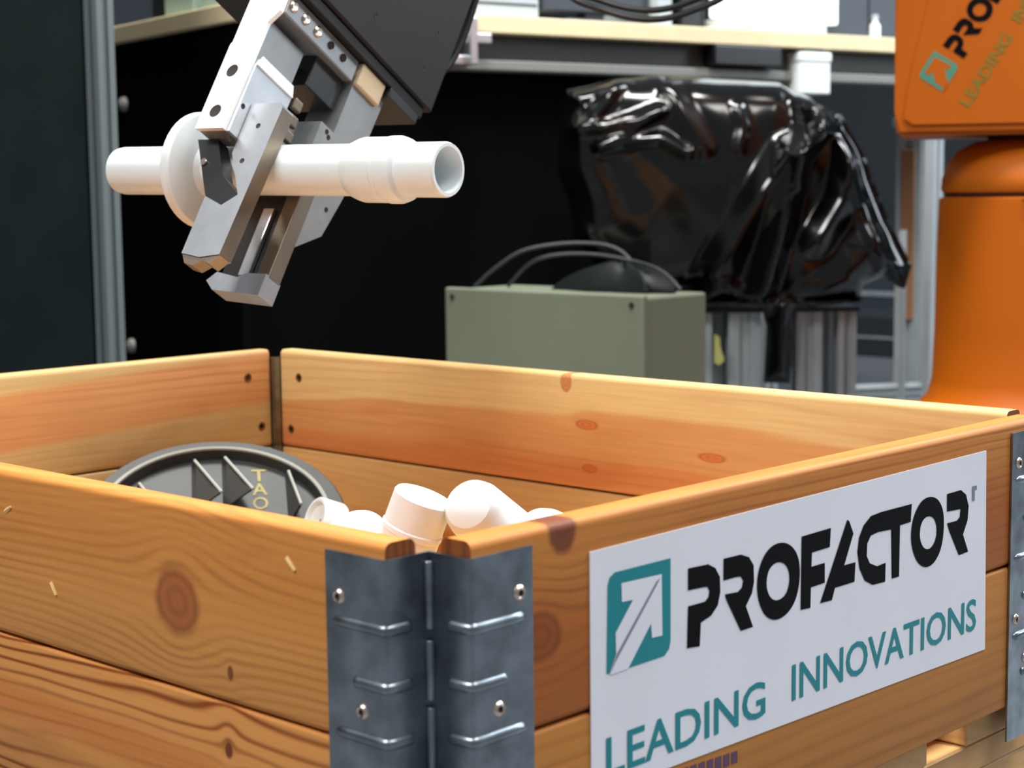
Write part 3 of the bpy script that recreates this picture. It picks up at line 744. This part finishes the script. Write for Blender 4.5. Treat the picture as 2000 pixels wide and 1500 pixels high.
for (s, w) in ((0.05, 0.70), (1.11, 0.065), (1.56, 0.065), (1.56, 0.70)):
    p = tl(s, w, 0); profile(tab, p.x, p.y, 0, 0.7515, 0.03, 0.03, -0.2, 'leg')
bm = NB(); box(bm, 0.40, 0.415, -0.012, 0.02, 0.700, 0.775, 0.002); box(bm, 0.375, 0.4, -0.004, 0.02, 0.700, 0.715, 0.002); box(bm, 0.378, 0.45, 0.0, 0.02, 0.735, 0.7515, 0.002); tobj('angle_bracket', bm, M_ALU, tab)
bm = NB(); box(bm, 0.92, 1.08, -0.004, 0.028, 0.716, 0.7515, 0.003); tobj('cable_duct', bm, M_BLK2, tab)

jb = thing('junction_box', tuple(tl(1.165, 0.03, 0.67)), 'small white box hanging under the table edge above the black sheet', 'box')
bm = NB(); box(bm, 1.128, 1.203, -0.004, 0.05, 0.670, 0.742, 0.003); tobj('body', bm, M_WHITE, jb)
bm = NB(); box(bm, 1.126, 1.205, -0.006, 0.052, 0.728, 0.7455, 0.003); tobj('lid', bm, M_WHITE, jb)
bm = NB(); box(bm, 1.14, 1.19, 0.0, 0.03, 0.7455, 0.7517); tobj('hanger', bm, M_PROFD, jb)

# things on the table
def item(name, label, cat, s0, s1, w0, w1, h, m, extras=()):
    t = thing(name, tuple(tl((s0 + s1) / 2, (w0 + w1) / 2, 0.780)), label, cat)
    bm = NB(); box(bm, s0, s1, w0, w1, 0.7803, 0.7803 + h, 0.004); tobj('body', bm, m, t)
    for (n, a0, a1, b0, b1, z0, z1, mm) in extras:
        bm = NB(); box(bm, a0, a1, b0, b1, 0.7803 + z0, 0.7803 + z1, 0.0015); tobj(n, bm, mm, t)
    return t


item('instrument_case', 'pale grey instrument case on the table, right of the gripper body', 'case', 0.42, 0.558, 0.02, 0.22, 0.16, M_PALE, [('panel_line', 0.425, 0.553, 0.0185, 0.0205, 0.020, 0.023, M_PROFD), ('handle', 0.45, 0.53, 0.01, 0.018, 0.10, 0.115, M_BLK2)])
t = thing('flat_monitor', tuple(tl(0.70, 0.06, 0.780)), 'dark slate monitor standing on the table behind the hanging hose', 'monitor')
bm = NB(); box(bm, 0.585, 0.815, 0.05, 0.075, 0.798, 1.02, 0.004); tobj('screen', bm, M_NAVY, t)
bm = NB(); box(bm, 0.68, 0.72, 0.055, 0.08, 0.785, 0.80); tobj('stem', bm, M_BLK2, t)
bm = NB(); box(bm, 0.62, 0.78, 0.03, 0.12, 0.7803, 0.786, 0.002); tobj('foot', bm, M_BLK2, t)
item('document_box', 'thin upright pale box on the table beside the slate monitor', 'box', 0.822, 0.852, 0.03, 0.23, 0.24, M_PALE, [('spine_label', 0.826, 0.848, 0.0285, 0.0305, 0.05, 0.12, M_WHITE)])
item('black_case', 'black case on the table between the thin pale box and the lit screen', 'case', 0.870, 0.928, 0.03, 0.2, 0.18, M_BLK2, [('lid_edge', 0.868, 0.930, 0.028, 0.202, 0.15, 0.156, M_NAVY)])
t = thing('lit_display', tuple(tl(1.08, 0.03, 0.780)), 'brilliant white lit display standing on the table above the black sheet', 'display')
bm = NB(); box(bm, 0.935, 1.238, 0.012, 0.03, 0.799, 1.00, 0.003); tobj('panel', bm, M_SCR, t)
bm = NB(); box(bm, 0.942, 1.200, 0.004, 0.06, 0.7803, 0.7975, 0.002); tobj('base', bm, M_WHITE, t)
item('slate_cabinet', 'dark slate cabinet on the table between lit display and robot', 'cabinet', 1.26, 1.56, 0.10, 0.40, 0.26, M_NAVY, [('door_gap', 1.408, 1.412, 0.098, 0.101, 0.02, 0.25, M_BLK2), ('handle', 1.42, 1.425, 0.09, 0.1, 0.10, 0.15, M_PALE)])
t = thing('small_bottle', tuple(tl(1.40, 0.05, 0.780)), 'tiny white bottle on the table edge next to the robot', 'bottle')
bm = NB(); lathe(bm, [(0.002, 0.7803), (0.010, 0.7803), (0.010, 0.806), (0.005, 0.812), (0.005, 0.818), (0.002, 0.818)], lambda x, y, h: Vector((1.365 + x, 0.04 + y, h)), 16); tobj('body', bm, M_WHITE, t, smooth=True)
bm = NB(); lathe(bm, [(0.002, 0.8182), (0.0062, 0.8182), (0.0062, 0.826), (0.002, 0.826)], lambda x, y, h: Vector((1.365 + x, 0.04 + y, h)), 16); tobj('cap', bm, M_PALE, t, smooth=True)
for i, (w0, w1) in enumerate(((0.10, 0.19), (0.22, 0.33))):
    t = thing('card_box', tuple(tl(0.06, (w0 + w1) / 2, 0.780)), ('pale mint card box on the table corner, nearer the gripper', 'pale mint card box on the table, nearer the left post')[i], 'box', 'mint boxes on the table')
    bm = NB(); box(bm, 0.035, 0.11, w0, w1, 0.7803, 0.86, 0.002); tobj('body', bm, M_MINT, t)
    bm = NB(); box(bm, 0.033, 0.112, w0 - 0.002, w1 + 0.002, 0.842, 0.866, 0.002); tobj('lid', bm, M_PALE, t)
item('toolbox', 'black toolbox behind the mint boxes on the table', 'toolbox', 0.13, 0.32, 0.06, 0.60, 0.20, M_BLK2, [('latch', 0.124, 0.131, 0.25, 0.29, 0.10, 0.14, M_PALE), ('latch', 0.124, 0.131, 0.45, 0.49, 0.10, 0.14, M_PALE)])

# ------------------------------------------------------------------ grey enclosure, cables
en = thing('control_enclosure', (1.40, 1.11, 0), 'grey-green metal control enclosure standing behind the crate', 'enclosure')
bm = NB(); box(bm, 1.308, 1.445, 0.925, 1.295, 0, 0.356, 0.004); obj('body', bm, M_GREY, en)
bm = NB(); box(bm, 1.296, 1.3076, 0.920, 1.300, 0.004, 0.359, 0.003); dr = obj('front_cover', bm, M_GREY, en)
for y in (0.940, 1.284):
    for z in (0.345, 0.020):
        bm = NB(); lathe(bm, [(0.0005, 0.0006), (0.0030, 0.0006), (0.0042, 0.0012), (0.0048, 0.0)], lambda x, yy, h: Vector((1.296 - h, y + x, z + yy)), 14); obj('screw', bm, M_DARK, dr, smooth=True)
cb = [[(1.33, 1.27, 0.3593), (1.34, 1.235, 0.388), (1.36, 1.19, 0.415), (1.40, 1.12, 0.424), (1.42, 1.06, 0.412), (1.43, 1.02, 0.3593)],
      [(1.36, 1.23, 0.3593), (1.37, 1.18, 0.40), (1.40, 1.10, 0.408), (1.42, 1.0, 0.390), (1.43, 0.96, 0.3593)]]
for i, p in enumerate(cb):
    bm = NB(); tube(bm, smooth_pts(p, 8), 0.0028, 8)
    tag(obj('cable_loop', bm, mat('dark_grey_cable', rgb(44, 46, 48), 0.5), smooth=True), ('outer dark cable arching over the grey enclosure', 'inner dark cable arching over the grey enclosure')[i], 'cable', 'cables on the enclosure')
bm = NB(); bmesh.ops.create_uvsphere(bm, u_segments=36, v_segments=18, radius=1)
for v in bm.verts:
    x_, y_, z_ = v.co; r_ = 1 + 0.10 * math.sin(7 * math.atan2(y_, x_)) + 0.05 * math.sin(13 * math.atan2(y_, x_) + 4 * z_)
    v.co = (1.392 + 0.030 * x_ * r_, 1.055 + 0.105 * y_ * r_ - 0.02 * max(0, z_), 0.3562 + max(0.0, z_) ** 1.6 * 0.040 * r_)
tag(obj('dark_pouch', bm, mat('dark_green_film', rgb(18, 23, 22), 0.5, spec=0.2), smooth=True), 'crumpled dark film pouch lying on the grey enclosure', 'pouch')

# ------------------------------------------------------------------ frame stand covered with black polythene
SB = Vector((1.49582, 1.35188, 0)); ST = Vector((0.68474, -0.72878, 0)); SN = Vector((0.72878, 0.68474, 0))     # line of the stand, facing the crate
sp3 = lambda u, w, z: SB + ST * u + SN * w + Vector((0, 0, z))
fs_ = thing('profile_stand', tuple(sp3(0.43, 0.07, 0)), 'low aluminium profile stand carrying the black sheeted machine', 'stand')
for (u, w, ww) in ((0.311, 0.06, 0.031), (0.379, 0.055, 0.052), (0.484, 0.055, 0.042), (0.547, 0.06, 0.030), (0.34, 0.17, 0.04), (0.53, 0.17, 0.04)):
    p = sp3(u, w, 0); profile(fs_, p.x, p.y, 0, 0.2995, ww, 0.04, -0.8166, 'leg')
bm = NB(); prism(bm, [(0.29, 0.03), (0.565, 0.03), (0.565, 0.20), (0.29, 0.20)], lambda u, v, d: sp3(u, v, d), 0.300, 0.306); obj('deck', bm, M_PROFD, fs_)
bm = NB(); prism(bm, [(0.326, 0.268), (0.334, 0.264), (0.336, 0.246), (0.342, 0.226), (0.334, 0.218), (0.326, 0.222)], lambda u, v, d: sp3(u, d, v), 0.0, 0.006); obj('tag', bm, mat('yellow_tag', rgb(150, 150, 84), 0.6), fs_)

SH = [(0.0928, 0.6611), (0.1268, 0.6663), (0.1673, 0.6777), (0.2401, 0.6825), (0.329, 0.6759), (0.4341, 0.6683), (0.4584, 0.6544), (0.4828, 0.6437), (0.5113, 0.6218), (0.5276, 0.616), (0.5647, 0.5529), (0.6067, 0.4473), (0.6444, 0.3735), (0.6327, 0.3368), (0.6038, 0.3535), (0.5753, 0.3416), (0.5673, 0.3171), (0.4936, 0.3097), (0.4608, 0.306), (0.4571, 0.2443), (0.4492, 0.1864), (0.408, 0.1869), (0.4117, 0.2778), (0.4033, 0.3108), (0.3295, 0.3092), (0.2787, 0.3123), (0.3008, 0.3448), (0.2065, 0.3336), (0.1494, 0.363), (0.1048, 0.4206), (0.0971, 0.4776), (0.0772, 0.5344), (0.0818, 0.5987)]
# creases of the sheet: polyline, height, half width
RD = [([(0.0968, 0.6546), (0.1349, 0.6606), (0.1795, 0.676)], .018, .022), ([(0.1795, 0.676), (0.155, 0.642), (0.1305, 0.6102), (0.098, 0.6026)], .014, .016),
      ([(0.102, 0.5945), (0.1507, 0.5979), (0.24, 0.6234)], .017, .016), ([(0.24, 0.6234), (0.1912, 0.5935), (0.1424, 0.5683)], .014, .013),
      ([(0.1424, 0.5683), (0.1912, 0.575), (0.2399, 0.5792), (0.2804, 0.5562)], .014, .015), ([(0.2482, 0.6768), (0.2724, 0.6206), (0.3048, 0.564)], .014, .024),
      ([(0.4707, 0.6423), (0.4791, 0.5941), (0.4469, 0.5543), (0.4351, 0.4898), (0.3951, 0.3191)], .045, .030), ([(0.4347, 0.5544), (0.3701, 0.45), (0.3049, 0.3366)], .030, .035),
      ([(0.5190, 0.612), (0.5030, 0.592), (0.4930, 0.606), (0.4790, 0.575), (0.4560, 0.550), (0.4520, 0.500)], -.024, .015), ([(0.4700, 0.645), (0.4800, 0.610), (0.4790, 0.575)], -.022, .014), ([(0.5190, 0.612), (0.5330, 0.545), (0.5640, 0.455), (0.5930, 0.380)], .016, .020),
      ([(0.5403, 0.5612), (0.5248, 0.4807), (0.4846, 0.4162)], .028, .032), ([(0.0818, 0.5987), (0.0772, 0.5344), (0.0971, 0.4776)], .016, .016),
      ([(0.4608, 0.3101), (0.5341, 0.3584), (0.5744, 0.4151)], .016, .034), ([(0.1009, 0.4532), (0.1495, 0.3956), (0.1943, 0.3379)], .012, .016),
      ([(0.3049, 0.3366), (0.3458, 0.3443), (0.3951, 0.3191)], .014, .018), ([(0.4321, 0.3104), (0.4283, 0.2446), (0.4327, 0.1866)], .012, .018), ([(0.3614, 0.6275), (0.3696, 0.5954), (0.3616, 0.5633)], .010, .014)]


def pseg(p, a, b):
    ax, ay = a; bx, by = b; dx, dy = bx - ax, by - ay
    t = max(0, min(1, ((p[0] - ax) * dx + (p[1] - ay) * dy) / (dx * dx + dy * dy)))
    return math.hypot(p[0] - ax - t * dx, p[1] - ay - t * dy)


def inpoly(p, poly):
    c = False
    for i in range(len(poly)):
        (x1, y1), (x2, y2) = poly[i - 1], poly[i]
        if (y1 > p[1]) != (y2 > p[1]) and p[0] < (x2 - x1) * (p[1] - y1) / (y2 - y1) + x1: c = not c
    return c


edge = []
for i in range(len(SH)):
    a, b = SH[i], SH[(i + 1) % len(SH)]; n = max(1, int(math.hypot(b[0] - a[0], b[1] - a[1]) / 0.008))
    for k in range(n): edge.append((a[0] + (b[0] - a[0]) * k / n, a[1] + (b[1] - a[1]) * k / n))
pts = list(edge); st = 0.0055; z = 0.18; row = 0
while z < 0.69:
    x_ = 0.07 + (row % 2) * st / 2
    while x_ < 0.66:
        q = (x_, z)
        if inpoly(q, SH) and min(pseg(q, edge[i - 1], edge[i]) for i in range(len(edge))) > 0.0035: pts.append(q)
        x_ += st
    z += st * 0.87; row += 1
ne = len(edge)
tv, _, tf, *_r = geometry.delaunay_2d_cdt([Vector(p) for p in pts], [(i, (i + 1) % ne) for i in range(ne)], [], 1, 1e-7)


HEM = [(0.5190, 0.6250), (0.5276, 0.616), (0.5647, 0.5529), (0.6067, 0.4473), (0.6444, 0.3735), (0.6327, 0.3368)]     # turned-back hem on the right


def foil_w(p):
    dr = min(pseg(p, HEM[i], HEM[i + 1]) for i in range(len(HEM) - 1))
    hem = 0.50 * max(0.0, 0.026 - dr) * (1 + 0.03 * math.sin(p[1] * 70)); near = min(1.0, dr / 0.03)
    de = min(pseg(p, edge[i - 1], edge[i]) for i in range(len(edge)))
    y = hem + near * (0.05 if p[1] > 0.32 else 0.015) * math.exp(-de / 0.014) - 0.035 * (1 - math.exp(-de / 0.10))
    for poly, amp, w in RD:
        d = min(pseg(p, poly[i], poly[i + 1]) for i in range(len(poly) - 1))
        if amp < 0: t = -math.sqrt(max(0.0, 1 - (d / w) ** 2))      # rolled fold, round profile
        else: t = max(0.0, 1 - math.sqrt(d * d + 9e-6) / w)           # tent shaped crease, flat flanks
        y -= near * amp * t * (0.3 + 0.7 * min(1, de / (0.02 if amp > 0 else 0.008)))
    y += 0.0016 * math.sin(p[0] * 52 + p[1] * 31)
    return y


ws = [foil_w(v) for v in tv]
bm = NB(); va = [bm.verts.new(sp3(v[0], y, v[1])) for v, y in zip(tv, ws)]
vb = [bm.verts.new(sp3(v[0], (max(y + 0.02, 0.075) + 0.02 * math.sin(v[0] * 9)) if v[1] > 0.3085 else y + 0.004, v[1])) for v, y in zip(tv, ws)]
for f in tf:
    bm.faces.new([va[i] for i in f]); bm.faces.new([vb[i] for i in f][::-1])
ix = {v: i for i, v in enumerate(va)}
for e in [e for e in bm.edges if e.is_boundary and e.verts[0] in ix]:
    i, j = ix[e.verts[0]], ix[e.verts[1]]
    bm.faces.new((va[i], va[j], vb[j], vb[i]))
tag(obj('polythene_sheet', bm, M_FOIL, smooth=True, angle=100), 'glossy black polythene sheet wrapped round a machine on the profile stand', 'plastic sheet')

# ------------------------------------------------------------------ far trolley frame between sheet and robot
tr = thing('frame_trolley', (2.32, 1.11, 0), 'slim grey frame trolley on the floor between black sheet and robot', 'trolley')
for (x, y, z1) in ((2.285, 1.107, 0.42), (2.318, 1.076, 0.60)):
    profile(tr, x, y, 0.10, z1, 0.012, 0.012, 0.4, 'upright')
bm = NB(); tube(bm, [(2.20, 1.20, 0.128), (2.31, 1.09, 0.132), (2.44, 1.00, 0.132)], 0.008, 8); obj('base_bar', bm, M_PROF, tr)
bm = NB(); box(bm, 2.18, 2.46, 0.95, 1.24, 0.09, 0.112, 0.006); obj('base_tray', bm, M_POST, tr)
for (x, y) in ((2.2, 1.0), (2.43, 1.0), (2.2, 1.2), (2.43, 1.2)):
    bm = NB(); lathe(bm, [(0.004, -0.012), (0.043, -0.012), (0.045, -0.008), (0.045, 0.008), (0.043, 0.012), (0.004, 0.012)], lambda a, b, h: Vector((x + a, y + h, 0.0452 + b)), 20); obj('castor', bm, M_BLK2, tr, smooth=True)
cpst = thing('reflection_post', (2.715, 1.347, 0), 'upright grey post with painted orange reflection, between black sheet and robot', 'post')
profile(cpst, 2.715, 1.347, 0, 0.62, 0.05, 0.05, 0.4, 'upright')
bm = NB(); box(bm, -0.014, 0.014, -0.031, -0.026, 0.22, 0.575, 0.002)
for v in bm.verts:
    a = -1.17; x_, y_ = v.co.x, v.co.y; v.co.x = 2.715 + x_ * math.cos(a) - y_ * math.sin(a); v.co.y = 1.347 + x_ * math.sin(a) + y_ * math.cos(a)
obj('reflection_strip', bm, mat('orange_reflection', rgb(150, 104, 70), 0.5), cpst)  # brown strip paints an orange reflection on the grey profile
bm = NB(); box(bm, 2.687, 2.743, 1.319, 1.375, 0.6203, 0.640, 0.004); obj('cap', bm, M_WHITE, cpst)
for i, (x0, y0, y1, h, m_) in enumerate(((3.9, 1.6, 2.6, 0.12, M_PROFD), (4.5, 1.5, 3.0, 0.30, M_NAVY))):
    t = thing('floor_cabinet', (x0, (y0 + y1) / 2, 0), ('low grey plinth on the far floor, seen past the trolley', 'dark slate cabinet against the far wall, seen past the trolley')[i], 'cabinet')
    bm = NB(); box(bm, x0, x0 + 0.3, y0, y1, 0.0003, h, 0.005); obj('body', bm, m_, t)
    bm = NB(); box(bm, x0 - 0.004, x0 + 0.002, y0 + 0.02, y1 - 0.02, h * 0.45, h * 0.5); obj('edge_strip', bm, M_PROF, t)
